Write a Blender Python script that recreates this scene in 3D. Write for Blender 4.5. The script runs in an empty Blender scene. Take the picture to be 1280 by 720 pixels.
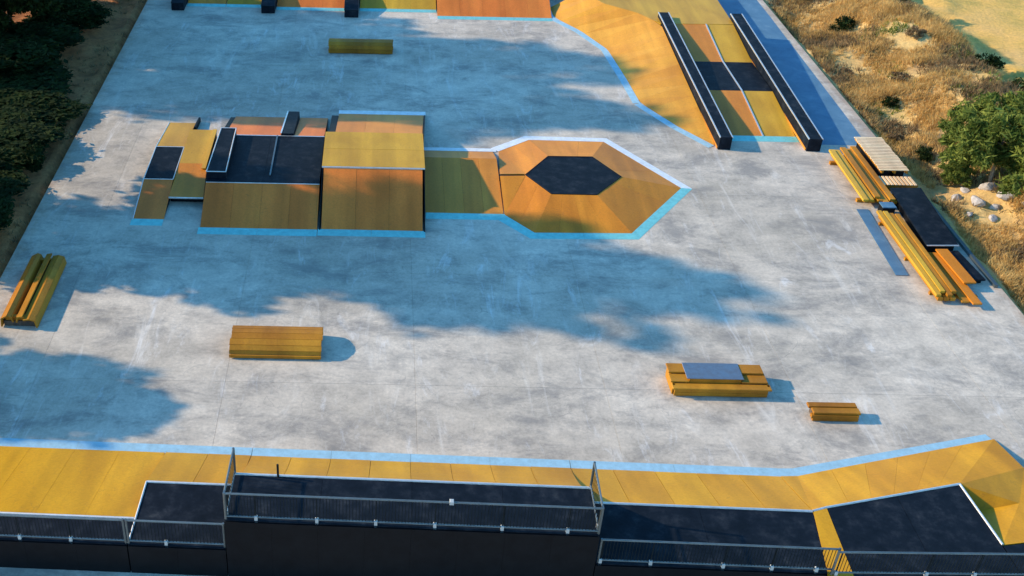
import bpy, math, random
import numpy as np
from mathutils import Vector, Matrix
random.seed(7); RNG = np.random.default_rng(7)
sc = bpy.context.scene
C = sc.collection
R = math.radians

# ------------------------------------------------------------------ camera
SUN_EL, SUN_AZ = 25.0, 9.0           # degrees; the sun stands to the left, a little beyond the funbox
cam = bpy.data.objects.new('camera', bpy.data.cameras.new('camera')); C.objects.link(cam)
f_px, cx, cy = 1388.0, 466.0, 360.0
cam.data.sensor_width = 36; cam.data.lens = f_px/1280*36
cam.data.shift_x = (640-cx)/1280
cam.data.clip_end = 3000; cam.data.clip_start = .5
th = math.atan2(926, f_px); rho = R(1.15)
fw = Vector((0, math.cos(th), -math.sin(th))); up0 = Vector((0, math.sin(th), math.cos(th))); r0 = Vector((1, 0, 0))
rt = math.cos(rho)*r0+math.sin(rho)*up0; up = math.cos(rho)*up0-math.sin(rho)*r0
m = Matrix((rt, up, -fw)).transposed().to_4x4(); m.translation = Vector((0, 0, 22))
cam.matrix_world = m
sc.camera = cam

# ------------------------------------------------------------------ sky and sun
w = bpy.data.worlds.new('World'); sc.world = w; w.use_nodes = True
nt = w.node_tree; nt.nodes.clear()
sky = nt.nodes.new('ShaderNodeTexSky'); sky.sky_type = 'NISHITA'; sky.sun_disc = False
sky.sun_elevation = R(SUN_EL); sky.sun_rotation = R(-(90-SUN_AZ)); sky.altitude = 300
sky.air_density = 1.0; sky.dust_density = .3; sky.ozone_density = 4
hs = nt.nodes.new('ShaderNodeHueSaturation'); hs.inputs['Saturation'].default_value = 1.2; hs.inputs['Hue'].default_value = .489
bg = nt.nodes.new('ShaderNodeBackground'); bg.inputs['Strength'].default_value = .15
wo = nt.nodes.new('ShaderNodeOutputWorld')
nt.links.new(sky.outputs[0], hs.inputs['Color']); nt.links.new(hs.outputs[0], bg.inputs[0]); nt.links.new(bg.outputs[0], wo.inputs[0])
sl = bpy.data.lights.new('sun', 'SUN'); sl.energy = 2.7; sl.angle = R(.9); sl.color = (1, .78, .52)
so = bpy.data.objects.new('sun', sl); C.objects.link(so)
sdir = Vector((-math.cos(R(SUN_EL))*math.cos(R(SUN_AZ)), math.cos(R(SUN_EL))*math.sin(R(SUN_AZ)), math.sin(R(SUN_EL))))
so.rotation_euler = sdir.to_track_quat('Z', 'Y').to_euler(); so.location = (-40, 40, 40)
sc.view_settings.view_transform = 'Standard'; sc.view_settings.look = 'None'
sc.view_settings.exposure = 1.18; sc.view_settings.gamma = 1

# ------------------------------------------------------------------ materials
class NB:
    def __init__(s, name, rough=.8, metal=0):
        s.m = bpy.data.materials.new(name); s.m.use_nodes = True; s.t = s.m.node_tree
        s.b = s.t.nodes['Principled BSDF']; s.b.inputs['Roughness'].default_value = rough; s.b.inputs['Metallic'].default_value = metal
        s.co = s.n('ShaderNodeTexCoord')
        g = s.n('ShaderNodeNewGeometry'); s.geo = g; s.pos = g.outputs['Position']
    def n(s, t, **k):
        x = s.t.nodes.new(t)
        for a, v in k.items(): setattr(x, a, v)
        return x
    def l(s, a, b): s.t.links.new(a, b)
    def map(s, vec, scale=(1, 1, 1), rot=(0, 0, 0), loc=(0, 0, 0)):
        x = s.n('ShaderNodeMapping'); s.l(vec, x.inputs[0]); x.inputs['Scale'].default_value = scale; x.inputs['Rotation'].default_value = rot; x.inputs['Location'].default_value = loc
        return x.outputs[0]
    def noise(s, vec, scale, detail=5, rough=.6, dist=0):
        x = s.n('ShaderNodeTexNoise'); s.l(vec, x.inputs['Vector']); x.inputs['Scale'].default_value = scale
        x.inputs['Detail'].default_value = detail; x.inputs['Roughness'].default_value = rough; x.inputs['Distortion'].default_value = dist
        return x.outputs['Fac']
    def ramp(s, fac, stops):
        x = s.n('ShaderNodeValToRGB'); s.l(fac, x.inputs[0]); e = x.color_ramp.elements
        while len(e) < len(stops): e.new(.5)
        for i, (p, c) in enumerate(stops):
            e[i].position = p; e[i].color = (*c, 1) if not isinstance(c, (int, float)) else (c, c, c, 1)
        return x.outputs[0]
    def mix(s, fac, a, b, mode='MIX'):
        x = s.n('ShaderNodeMix', data_type='RGBA', blend_type=mode)
        for i, v in ((0, fac), (6, a), (7, b)):
            if isinstance(v, (int, float)): x.inputs[i].default_value = v if i == 0 else (v, v, v, 1)
            elif isinstance(v, tuple): x.inputs[i].default_value = (*v, 1)
            else: s.l(v, x.inputs[i])
        return x.outputs[2]
    def math(s, op, a, b=0, clamp=False):
        x = s.n('ShaderNodeMath', operation=op, use_clamp=clamp)
        for i, v in ((0, a), (1, b)):
            if isinstance(v, (int, float)): x.inputs[i].default_value = v
            else: s.l(v, x.inputs[i])
        return x.outputs[0]
    def col(s, c):
        if isinstance(c, tuple): s.b.inputs['Base Color'].default_value = (*c, 1)
        else: s.l(c, s.b.inputs['Base Color'])
    def bump(s, h, st=.2, d=.02):
        x = s.n('ShaderNodeBump'); x.inputs['Strength'].default_value = st; x.inputs['Distance'].default_value = d
        s.l(h, x.inputs['Height']); s.l(x.outputs[0], s.b.inputs['Normal'])
    def rnd(s): return s.n('ShaderNodeObjectInfo').outputs['Random']
    def island(s): return s.geo.outputs['Random Per Island']
M = {}

def concrete():
    b = NB('concrete', .75); p = b.pos
    big = b.noise(b.map(p, (.11, .16, .1)), 1, 6, .62, .4)
    mid = b.noise(p, .8, 9, .72, .2); fine = b.noise(p, 9, 6, .7)
    c = b.ramp(big, [(.30, (.44, .38, .295)), (.5, (.55, .475, .375)), (.68, (.66, .58, .465))])
    c = b.mix(1, c, b.ramp(mid, [(.28, .58), (.45, .93), (.55, 1.06), (.7, 1.25)]), 'MULTIPLY')
    c = b.mix(1, c, b.ramp(fine, [(.3, .84), (.62, 1.07)]), 'MULTIPLY')
    # trowel and broom streaks across the slab
    st = b.noise(b.map(p, (.6, 1.8, 1)), 1, 8, .75, .4)
    c = b.mix(1, c, b.ramp(st, [(.3, .88), (.5, 1.0), (.72, 1.07)]), 'MULTIPLY')
    # pale dried patches (laitance, spilled paste), drawn out along the pour
    pv = b.noise(b.map(p, (1.1, .22, 1), loc=(7, 3, 0)), 1, 9, .78, 1.0)
    c = b.mix(b.math('MULTIPLY', b.ramp(pv, [(.56, 0), (.68, 1)]), .75), c, (.74, .71, .66))
    # dark tyre and damp marks
    dv = b.noise(b.map(p, (.3, .5, 1), loc=(31, 9, 0)), 1, 9, .78, .4)
    c = b.mix(b.math('MULTIPLY', b.ramp(dv, [(.49, 0), (.62, 1)]), .62), c, (.19, .18, .165))
    ws = b.noise(b.map(p, (1.2, .2, 1), loc=(3, 2, 0)), 1, 9, .75, .9)
    c = b.mix(b.math('MULTIPLY', b.ramp(ws, [(.56, 0), (.72, 1)]), .55), c, (.78, .73, .64))
    d2 = b.noise(b.map(p, (.7, 1.6, 1), loc=(11, 19, 0)), 1, 9, .8, .5)
    c = b.mix(b.math('MULTIPLY', b.ramp(d2, [(.58, 0), (.74, 1)]), .45), c, (.15, .14, .13))
    sx = b.n('ShaderNodeSeparateXYZ'); b.l(p, sx.inputs[0]); en = b.noise(p, 1.3, 8, .75)
    er = b.math('ADD', b.math('MULTIPLY', b.math('SUBTRACT', sx.outputs[0], 22.3), 1.6), b.math('MULTIPLY', b.math('SUBTRACT', en, .5), 3))
    el = b.math('ADD', b.math('MULTIPLY', b.math('SUBTRACT', -12.9, sx.outputs[0]), 1.6), b.math('MULTIPLY', b.math('SUBTRACT', en, .5), 3))
    c = b.mix(b.math('MULTIPLY', b.math('MAXIMUM', er, el, True), .6), c, (.36, .22, .12))
    # curved tyre scuffs
    for sc_, ro, lo in ((.55, .4, 0), (.8, 1.9, 13)):
        sv = b.noise(b.map(p, (sc_, sc_, 1), rot=(0, 0, ro), loc=(lo, lo, 0)), 1, 1, .3, 3.5)
        mk = b.ramp(b.noise(b.map(p, (.2, .2, 1), loc=(lo+3, 1, 0)), 1, 3), [(.5, 0), (.6, 1)])
        c = b.mix(b.math('MULTIPLY', b.math('MULTIPLY', b.ramp(sv, [(.493, 0), (.5, 1), (.507, 0)]), mk), .4), c, (.12, .12, .12))
    # panels cast on different days
    c = b.mix(1, c, b.ramp(b.rnd(), [(0, .95), (1, 1.05)]), 'MULTIPLY')
    b.col(c); b.bump(b.mix(.5, mid, fine), .25, .02)
    b.l(b.ramp(mid, [(.3, .6), (.7, .85)]), b.b.inputs['Roughness'])
    return b.m
M['concrete'] = concrete()

def board(name, c0, c1, c2, worn, rough=.5):
    b = NB(name, rough); p = b.co.outputs['Object']
    n1 = b.noise(b.map(b.pos, (.7, .35, .6)), 1, 5, .55, .4)
    n2 = b.noise(b.pos, 14, 5, .7)
    c = b.ramp(n1, [(.3, c0), (.5, c1), (.72, c2)])
    c = b.mix(1, c, b.ramp(n2, [(.3, .88), (.65, 1.06)]), 'MULTIPLY')
    c = b.mix(1, c, b.ramp(b.rnd(), [(0, (.93, .89, .86)), (.5, (1, 1, 1)), (1, (1.04, 1.09, 1.08))]), 'MULTIPLY')
    sk = b.noise(b.map(b.pos, (1.5, .1, .1), loc=(2, 0, 0)), 1, 2, .5, .1)
    c = b.mix(1, c, b.ramp(sk, [(.38, .90), (.5, 1.0), (.62, 1.12)]), 'MULTIPLY')
    tm = b.noise(b.map(b.pos, (1.2, 1.2, .3), loc=(9, 4, 0)), 1, 1, .3, 4)
    c = b.mix(b.math('MULTIPLY', b.ramp(tm, [(.488, 0), (.5, 1), (.512, 0)]), .22), c, (.10, .06, .04))
    sc_ = b.noise(b.map(b.pos, (2.5, 2.5, 1), loc=(5, 5, 0)), 1, 8, .8, 1.5)
    c = b.mix(b.math('MULTIPLY', b.ramp(sc_, [(.58, 0), (.75, 1)]), .45), c, worn)
    b.col(c); b.bump(n2, .08, .01); b.b.inputs['Specular IOR Level'].default_value = .2
    return b.m
M['board'] = board('orange_board', (.53, .18, .014), (.61, .215, .018), (.67, .25, .022), (.47, .145, .02))
M['shade_terracotta'] = board('shade_terracotta_board', (.62, .165, .026), (.70, .19, .032), (.76, .225, .038), (.52, .125, .03))  # orange board with the warm brown of tree shade put into its colour
M['honey'] = board('faded_honey_board', (.56, .25, .03), (.64, .30, .036), (.70, .345, .045), (.52, .20, .03))
M['row'] = board('amber_board', (.50, .225, .008), (.58, .275, .01), (.66, .325, .014), (.46, .165, .015))
M['yellow'] = board('yellow_board', (.48, .255, .022), (.56, .31, .028), (.62, .36, .035), (.44, .21, .025))
M['olive'] = board('shaded_yellow_board', (.54, .195, .026), (.61, .225, .03), (.66, .255, .036), (.48, .16, .028))  # copy of the yellow board, its colour set for parts lying in shade
M['timber'] = board('treated_timber', (.27, .105, .010), (.40, .165, .014), (.54, .25, .022), (.17, .07, .012), .6)

M['pale_wood'] = board('pale_pallet_wood', (.72, .48, .27), (.82, .58, .34), (.88, .66, .42), (.62, .40, .2), .7)

def deck():
    b = NB('black_grip_deck', .62); n = b.noise(b.pos, 2.2, 7, .7); f = b.noise(b.pos, 60, 3, .7)
    c = b.ramp(n, [(.35, (.003, .006, .011)), (.5, (.006, .010, .017)), (.62, (.016, .021, .029)), (.75, (.045, .05, .055))])
    b.col(c); b.bump(f, .3, .01); b.b.inputs['Specular IOR Level'].default_value = .12; return b.m
M['deck'] = deck()
def sidepanel():
    b = NB('black_side_panel', .55); n = b.noise(b.pos, 3, 6, .7)
    b.col(b.ramp(n, [(.3, (.003, .0035, .005)), (.7, (.007, .008, .010))])); b.b.inputs['Specular IOR Level'].default_value = .15; return b.m
M['side'] = sidepanel()
def metal(name, c, rough, spread=.12):
    b = NB(name, rough, 1); n = b.noise(b.pos, 4, 6, .7)
    b.col(b.mix(1, c, b.ramp(n, [(.3, .8), (.7, 1.1)]), 'MULTIPLY'))
    b.l(b.ramp(n, [(.3, rough+spread), (.7, rough)]), b.b.inputs['Roughness']); return b.m
M['skirt'] = metal('sky_tinted_plate', (.24, .66, .62), .5)  # blue sky reflection put into the colour of the front plates
M['skirt'].node_tree.nodes['Principled BSDF'].inputs['Metallic'].default_value = .35
M['steel'] = metal('galvanised_steel', (.20, .24, .25), .5)
M['trim'] = metal('aluminium_edge_trim', (.85, .83, .80), .5)
M['plate'] = metal('grey_steel_plate', (.36, .36, .39), .5)
M['rail_bar'] = metal('dark_rail_bar', (.03, .04, .045), .6); M['clamp'] = metal('bright_clamp', (.55, .57, .55), .55)
M['clamp'].node_tree.nodes['Principled BSDF'].inputs['Metallic'].default_value = .3
M['skirt_pale'] = metal('pale_sky_tinted_plate', (.40, .62, .70), .5)  # same plates with a paler far-sky reflection in the colour
M['skirt_pale'].node_tree.nodes['Principled BSDF'].inputs['Metallic'].default_value = .3
M['pale_edge'] = metal('glare_tinted_plate', (.80, .82, .82), .5)  # bright glancing reflection put into the colour of the rear plates
M['pale_edge'].node_tree.nodes['Principled BSDF'].inputs['Metallic'].default_value = .2
def blue_mottle():
    b = NB('mottled_blue', .6); n = b.noise(b.pos, .8, 7, .7, .5)
    b.col(b.ramp(n, [(.3, (.05, .13, .22)), (.55, (.085, .19, .29)), (.75, (.17, .28, .37))])); return b.m
M['blue_mottle'] = blue_mottle()

def ground():
    b = NB('ground_soil', .95); p = b.pos
    sep = b.n('ShaderNodeSeparateXYZ'); b.l(p, sep.inputs[0]); x = sep.outputs[0]
    wob = b.noise(p, .25, 6, .7); xw = b.math('ADD', x, b.math('MULTIPLY', wob, 4))
    n = b.noise(p, .7, 9, .75, .6); nf = b.noise(p, 5, 7, .75)
    dirt = b.ramp(n, [(.3, (.20, .07, .02)), (.5, (.44, .165, .05)), (.7, (.56, .26, .09))])
    n = b.mix(.45, n, b.noise(p, .22, 3, .6))
    dry = b.ramp(n, [(.28, (.28, .165, .08)), (.38, (.52, .32, .13)), (.55, (.72, .48, .17)), (.8, (.78, .58, .29))])
    field = b.ramp(b.noise(p, .22, 6, .65), [(.3, (.46, .33, .06)), (.44, (.74, .45, .10)), (.7, (.84, .50, .16))])
    c = b.mix(b.ramp(b.math('MULTIPLY', b.math('ADD', xw, 100), .005), [(.55, 0), (.57, 1)]), dirt, dry)
    c = b.mix(b.ramp(b.math('MULTIPLY', xw, .01), [(.312, 0), (.325, 1)]), c, field)
    c = b.mix(1, c, b.ramp(nf, [(.3, .72), (.65, 1.15)]), 'MULTIPLY')
    b.col(c); b.bump(nf, .7, .12); return b.m
M['ground'] = ground()
def leaf(name, a, c_, d, tr=.25):
    b = NB(name, .8); isl = b.island(); b.b.inputs['Specular IOR Level'].default_value = .12
    big = b.noise(b.pos, .9, 3)
    c = b.mix(.5, b.ramp(isl, [(0, a), (.55, c_), (1, d)]), b.ramp(big, [(.35, a), (.65, d)]))
    b.col(c)
    t = b.n('ShaderNodeBsdfTranslucent'); b.l(c, t.inputs[0]); mx = b.n('ShaderNodeMixShader'); mx.inputs[0].default_value = tr
    b.l(b.b.outputs[0], mx.inputs[1]); b.l(t.outputs[0], mx.inputs[2]); b.l(mx.outputs[0], b.t.nodes['Material Output'].inputs[0])
    return b.m
M['leaf_dark'] = leaf('dark_needles', (.004, .012, .003), (.010, .025, .006), (.030, .050, .010), .08)
M['leaf_green'] = leaf('green_leaves', (.03, .055, .010), (.11, .17, .025), (.34, .38, .08), .3)
M['leaf_dry'] = leaf('dry_brush', (.12, .08, .045), (.24, .16, .08), (.36, .25, .12))
M['grass'] = leaf('dry_grass_blades', (.42, .25, .08), (.72, .47, .14), (.85, .62, .26), .4)
def bark(name, a, c_):
    b = NB(name, .9); n = b.noise(b.map(b.pos, (6, 6, 1.5)), 1, 6, .7); b.col(b.ramp(n, [(.3, a), (.7, c_)])); b.bump(n, .6, .04); return b.m
M['bark'] = bark('bark', (.05, .035, .025), (.14, .10, .07)); M['bark_pale'] = bark('pale_bark', (.22, .16, .10), (.40, .31, .22))
M['rock'] = bark('pale_stone', (.30, .27, .24), (.60, .55, .50))

# ------------------------------------------------------------------ builders
def link_mesh(name, verts, faces, mat, parent=None, off=(0, 0, 0), smooth=False):
    me = bpy.data.meshes.new(name); me.from_pydata([(v[0]-off[0], v[1]-off[1], v[2]-off[2]) for v in verts], [], faces)
    me.materials.append(M[mat] if isinstance(mat, str) else mat); me.update()
    if smooth: me.polygons.foreach_set('use_smooth', [True]*len(me.polygons))
    o = bpy.data.objects.new(name, me); C.objects.link(o)
    if parent: o.parent = parent
    return o
class Thing:
    """an Empty at the thing's base; parts are given in the thing's own frame"""
    def __init__(s, name, label, cat, loc=(0, 0, 0), rz=0, group=None):
        s.o = bpy.data.objects.new(name, None); C.objects.link(s.o); s.o.empty_display_size = .3
        s.o.location = loc; s.o.rotation_euler.z = rz; s.o['label'] = label; s.o['category'] = cat
        if group: s.o['group'] = group
        s.loc = loc
    def mesh(s, name, v, f, mat, parent=None, label=None, smooth=False):
        o = link_mesh(name, v, f, mat, parent or s.o, s.loc if s.abs else (0, 0, 0), smooth)
        if label: o['label'] = label
        return o
    abs = True
    def box(s, name, x0, x1, y0, y1, z0, z1, mat, parent=None, bev=0, label=None):
        v, f = boxvf(x0, x1, y0, y1, z0, z1, bev); return s.mesh(name, v, f, mat, parent, label)
    def prism(s, name, top, zb, mat, parent=None, label=None):
        """a polygon (x,y,z) counter-clockwise from above, carried straight down to zb"""
        n = len(top); v = list(top)+[(p[0], p[1], zb) for p in top]
        f = [tuple(range(n)), tuple(range(2*n-1, n-1, -1))]+[(i, i+n, (i+1) % n+n, (i+1) % n) for i in range(n)]
        return s.mesh(name, v, f, mat, parent, label)
    def plate(s, name, pts, t, mat, parent=None, label=None):
        P = [Vector(p) for p in pts]
        if name == 'toe_plate' and (P[1]-P[0]).length > 3.3:      # threshold plates come in lengths
            k = round((P[1]-P[0]).length/2.44)
            for i in range(k):
                g = .008/(P[1]-P[0]).length; u0 = i/k; u1 = (i+1)/k-(g if i < k-1 else 0); dz = Vector((0, 0, random.random()*.002))
                s.plate('threshold_plate', [P[0].lerp(P[1], u0)+dz, P[0].lerp(P[1], u1)+dz, P[3].lerp(P[2], u1)+dz, P[3].lerp(P[2], u0)+dz], t, mat, parent)
            return
        if name == 'toe_plate': name = 'threshold_plate'
        n = (P[1]-P[0]).cross(P[2]-P[0])
        n.normalize()
        if n.z < 0: P.reverse(); n = -n
        k = len(P); v = [tuple(p) for p in P]+[tuple(p-n*t) for p in P]
        f = [tuple(range(k)), tuple(range(2*k-1, k-1, -1))]+[(i, i+k, (i+1) % k+k, (i+1) % k) for i in range(k)]
        return s.mesh(name, v, f, mat, parent, label)
    def tube(s, name, a, b, r, mat, parent=None, n=8):
        v, f = tubevf(a, b, r, n); return s.mesh(name, v, f, mat, parent, smooth=False)
def boxvf(x0, x1, y0, y1, z0, z1, bev=0):
    if not bev:
        v = [(x0, y0, z0), (x1, y0, z0), (x1, y1, z0), (x0, y1, z0), (x0, y0, z1), (x1, y0, z1), (x1, y1, z1), (x0, y1, z1)]
        return v, [(3, 2, 1, 0), (4, 5, 6, 7), (0, 1, 5, 4), (1, 2, 6, 5), (2, 3, 7, 6), (3, 0, 4, 7)]
    b = bev   # top edges chamfered
    v = [(x0, y0, z0), (x1, y0, z0), (x1, y1, z0), (x0, y1, z0), (x0, y0, z1-b), (x1, y0, z1-b), (x1, y1, z1-b), (x0, y1, z1-b),
         (x0+b, y0+b, z1), (x1-b, y0+b, z1), (x1-b, y1-b, z1), (x0+b, y1-b, z1)]
    f = [(3, 2, 1, 0), (8, 9, 10, 11)]
    for i in range(4):
        j = (i+1) % 4; f += [(i, j, j+4, i+4), (i+4, j+4, j+8, i+8)]
    return v, f
def tubevf(a, b, r, n=8, r2=None):
    a = Vector(a); b = Vector(b); d = (b-a).normalized(); u = d.orthogonal().normalized(); w_ = d.cross(u); r2 = r if r2 is None else r2
    v = [tuple(a+(u*math.cos(6.2832*i/n)+w_*math.sin(6.2832*i/n))*r) for i in range(n)]+[tuple(b+(u*math.cos(6.2832*i/n)+w_*math.sin(6.2832*i/n))*r2) for i in range(n)]
    return v, [(i, (i+1) % n, (i+1) % n+n, i+n) for i in range(n)]+[tuple(range(n-1, -1, -1)), tuple(range(n, 2*n))]
def lerp(a, b, t): return tuple(a[i]+(b[i]-a[i])*t for i in range(3))
def bank(T, A0, A1, B1, B0, n, mat='board', t=.03, gap=.006, parent=None, name='panel'):
    """n boards side by side between edge A0-A1 (low) and B0-B1 (high); hairline joints between"""
    L = (Vector(A1)-Vector(A0)).length or 1; g = gap/2/max(L, .5)
    for i in range(n):
        u0 = i/n+(g if i else 0); u1 = (i+1)/n-(g if i < n-1 else 0)
        dz = (random.random()-.5)*.006; lift = lambda p: (p[0], p[1], p[2]+dz)
        pts = [lift(lerp(A0, A1, u0)), lift(lerp(A0, A1, u1)), lift(lerp(B0, B1, u1)), lift(lerp(B0, B1, u0))]
        q = []
        for p in pts:
            if not q or (Vector(p)-Vector(q[-1])).length > 1e-3: q.append(p)
        if (Vector(q[0])-Vector(q[-1])).length < 1e-3: q.pop()
        if len(q) >= 3: T.plate(name, q, t, mat, parent)
def profile_block(T, name, x0, x1, prof, mat='side', parent=None):
    """solid under a (y,z) profile running front to back"""
    n = len(prof); v = [(x0, y, z) for y, z in prof]+[(x1, y, z) for y, z in prof]
    f = [tuple(range(n)), tuple(range(2*n-1, n-1, -1))]+[(i, i+n, (i+1) % n+n, (i+1) % n) for i in range(n)]
    return T.mesh(name, v, f, mat, parent)

# ------------------------------------------------------------------ ground and slab
def smooth(a, b, x): t = np.clip((x-a)/(b-a), 0, 1); return t*t*(3-2*t)
def vnoise(x, y, s, seed):
    r = np.random.default_rng(seed); g = r.random((64, 64)); X = x*s; Y = y*s
    xi = np.floor(X).astype(int); yi = np.floor(Y).astype(int); fx = X-xi; fy = Y-yi; fx = fx*fx*(3-2*fx); fy = fy*fy*(3-2*fy)
    G = lambda a, b_: g[a % 64, b_ % 64]
    return (G(xi, yi)*(1-fx)+G(xi+1, yi)*fx)*(1-fy)+(G(xi, yi+1)*(1-fx)+G(xi+1, yi+1)*fx)*fy
def ground_z(x, y):
    x = np.asarray(x, float); y = np.asarray(y, float)
    z = -.12+0*x
    b = (vnoise(x, y, .35, 1)-.5)*.7+(vnoise(x, y, .9, 2)-.5)*.35+(vnoise(x, y, 2.3, 3)-.5)*.16
    right = smooth(22.8, 23.6, x)
    crest = smooth(24, 29.5, x)*(1-smooth(30+(y-45)*.03, 32.5+(y-45)*.03, x))
    z = z-.30*right+crest*1.1+right*b*(1-.75*smooth(33, 36, x))
    left = 1-smooth(-14.8, -13.5, x)
    z = z+left*(b*.5)
    inside = (x > -13.5) & (x < 22.95) & (y > 11) & (y < 81)
    return np.where(inside, -.45, z)
gx = np.unique(np.concatenate([-np.geomspace(20, 900, 26), np.arange(-24, -13.4, .3), [-13.42, -13.34], np.arange(-13, 22, 3.), [22.78, 22.86], np.arange(23, 42, .25), np.geomspace(42, 900, 28)]))
gy = np.unique(np.concatenate([-np.geomspace(5, 600, 15), np.arange(0, 24, 2.), np.arange(24, 72, .35), np.geomspace(72, 1500, 28)]))
GX, GY = np.meshgrid(gx, gy); GZ = ground_z(GX, GY); nx, ny = len(gx), len(gy)
idx = np.arange(nx*ny).reshape(ny, nx)
F = np.stack([idx[:-1, :-1], idx[:-1, 1:], idx[1:, 1:], idx[1:, :-1]], -1).reshape(-1, 4)
g = link_mesh('ground', np.stack([GX, GY, GZ], -1).reshape(-1, 3).tolist(), F.tolist(), 'ground', smooth=True)
g['kind'] = 'structure'

v, f = boxvf(-13.35, 22.82, 12, 80, -.42, -.02)
slab = link_mesh('concrete_slab', v, f, 'concrete'); slab['kind'] = 'structure'
jx = [-13.35, -10.6, -4.6, 1.4, 7.4, 13.4, 19.4, 22.82]; jy = [12, 21.1, 27.5, 34, 40.4, 46.9, 53.3, 59.7, 66, 80]
for i in range(len(jx)-1):
    for j in range(len(jy)-1):
        v, f = boxvf(jx[i]+(.003 if i else 0), jx[i+1]-(.003 if i < len(jx)-2 else 0), jy[j]+.003, jy[j+1]-.003, -.019, 0, .003)
        link_mesh('slab_panel', v, f, 'concrete', slab)
pv = [(19.95, 45.3, .004), (22.1, 45.3, .004), (22.2, 48.5, .004), (22.45, 62, .004), (22.5, 76, .004), (19.95, 76, .004)]
o = link_mesh('blue_strip', pv, [(0, 1, 2, 3, 4, 5)], 'blue_mottle'); o['kind'] = 'structure'  # flat mottled blue strip on the slab beside the right long ledge

# ------------------------------------------------------------------ quarter pipe row at the bottom (turned 1.6 degrees)
ROW = -R(1.6)
def rowthing(name, label, x):   # thing standing in the row; its parts use row coordinates
    px, py = 0, 21; cs, sn = math.cos(ROW), math.sin(ROW)
    T = Thing(name, label, 'skate ramp', (px+(x-px)*cs-(19.45-py)*sn, py+(x-px)*sn+(19.45-py)*cs, 0), ROW, 'quarter pipes along the near edge')
    T.loc = (x, 19.45, 0); return T
TOE, BACK = 23.98, 19.45
def curve(toe, cop, h, n=8, lin=.75):
    """circular transition through toe (tangent to the ground) and coping"""
    d = toe-cop; r = (d*d+h*h)/(2*h); a = math.asin(min(1, d/r)); return [(toe-r*math.sin(a*i/n), (1-lin)*(r-r*math.cos(a*i/n))+lin*h*r*math.sin(a*i/n)/d) for i in range(n+1)]
def quarter(T, x0, x1, cop, h, npan, mat='row', lin=.8):
    pr = curve(TOE, cop, h, 8, lin)
    prof = [(BACK+.02, 0)]+[(y, max(z-.035, 0)) for y, z in pr]+[(BACK+.02, h-.03)]
    profile_block(T, 'frame', x0+.01, x1-.01, prof)
    wd = (x1-x0)/npan
    for i in range(npan):
        a = x0+i*wd+(.006 if i else 0); b_ = x0+(i+1)*wd-(.006 if i < npan-1 else 0); dz = (random.random()-.5)*.006
        v = [(a, y, z+.012+dz) for y, z in pr]+[(b_, y, z+.012+dz) for y, z in pr]; n = len(pr)
        v += [(p[0], p[1], p[2]-.03) for p in v]
        f = [(j, j+n, j+1+n, j+1) for j in range(n-1)]+[(j+2*n+1, j+3*n+1, j+3*n, j+2*n) for j in range(n-1)]
        f += [(j, j+1, j+1+2*n, j+2*n) for j in range(n-1)]+[(j+3*n, j+3*n+1, j+n+1, j+n) for j in range(n-1)]
        T.mesh('panel', v, f, mat)
    nd = max(1, round((x1-x0)/2.44)); wd = (x1-x0)/nd
    for i in range(nd):
        T.box('deck_board', x0+i*wd+.004, x0+(i+1)*wd-.004, BACK, cop-.05, h-.028, h+(random.random()-.5)*.006, 'deck')
    T.tube('coping', (x0, cop-.01, h+.0), (x1, cop-.01, h+.0), .035, 'trim')
    nb = max(1, round((x1-x0)/1.22)); wd = (x1-x0)/nb
    for i in range(nb): T.box('back_panel', x0+i*wd+.001, x0+(i+1)*wd-.002, BACK-.03, BACK+.0, 0, h-.04, 'side')
    T.plate('toe_plate', [(x0, TOE-.06, .018), (x1, TOE-.06, .018), (x1, TOE+.34, .004), (x0, TOE+.34, .004)], .004, 'skirt_pale')
def rail_run(T, a, b_, h=.85, step=.085, brackets=(), posts=True, uprights=True, kind='railing'):
    """straight guard rail from a to b (platform level): top and bottom rails, bars, end posts, clamps"""
    a = Vector(a); b_ = Vector(b_); d = (b_-a); L = d.length; d.normalize(); U = Vector((0, 0, 1))
    R_ = T.tube(kind, a+U*h, b_+U*h, .028, 'steel')
    T.tube('bottom_rail', a+U*.09, b_+U*.09, .024, 'steel', R_)
    for p in ((a, b_) if posts else ()): T.tube('post', p-U*.25, p+U*(h+.03), .032, 'steel', R_)
    n = int(L/step); me = None
    for i in range(1, n):
        p = a+d*(L*i/n)
        if me is None:
            o0 = T.tube('bar', p+U*.09, p+U*h, .009, 'rail_bar', R_, 5); me = o0.data; p0 = p
        else:
            o = bpy.data.objects.new('bar', me); C.objects.link(o); o.parent = R_; o.location = p-p0
    nrm = Vector((-d.y, d.x, 0))
    for s in brackets:
        p = a+d*s; k = .038
        c = p+U*.07
        v, f = boxvf(c.x-k, c.x+k, c.y-k, c.y+k, c.z-.13, c.z+.07, .012); T.mesh('clamp', v, f, 'clamp', R_)
        T.tube('post', p+U*.1, p+U*h, .017, 'rail_bar', R_, 6)
    return R_

T = rowthing('quarter_pipe', 'tall quarter pipe with the highest black platform in the middle of the near row', -3.5)
quarter(T, -3.5, 5.72, 21.1, 2.0, 8, lin=.62)
rl = rail_run(T, (-3.47, 19.5, 2), (5.69, 19.5, 2), .85, .08, (.75, 2.25, 3.7, 5.15, 6.8, 8.4))
k = .045; T.box('clamp', 2.0, 2.1, 19.44, 19.56, 2.82, 2.92, 'clamp', rl, .01)
rail_run(T, (-3.47, 19.56, 2), (-3.47, 21.1, 2), .85, .12, (.12,), kind='side_railing')
rail_run(T, (5.69, 19.56, 2), (5.69, 21.1, 2), .85, .12, (.12,), kind='side_railing')
T.tube('stub_post', (-2.35, 21.05, 2), (-2.35, 21.05, 2.42), .03, 'rail_bar')

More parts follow.
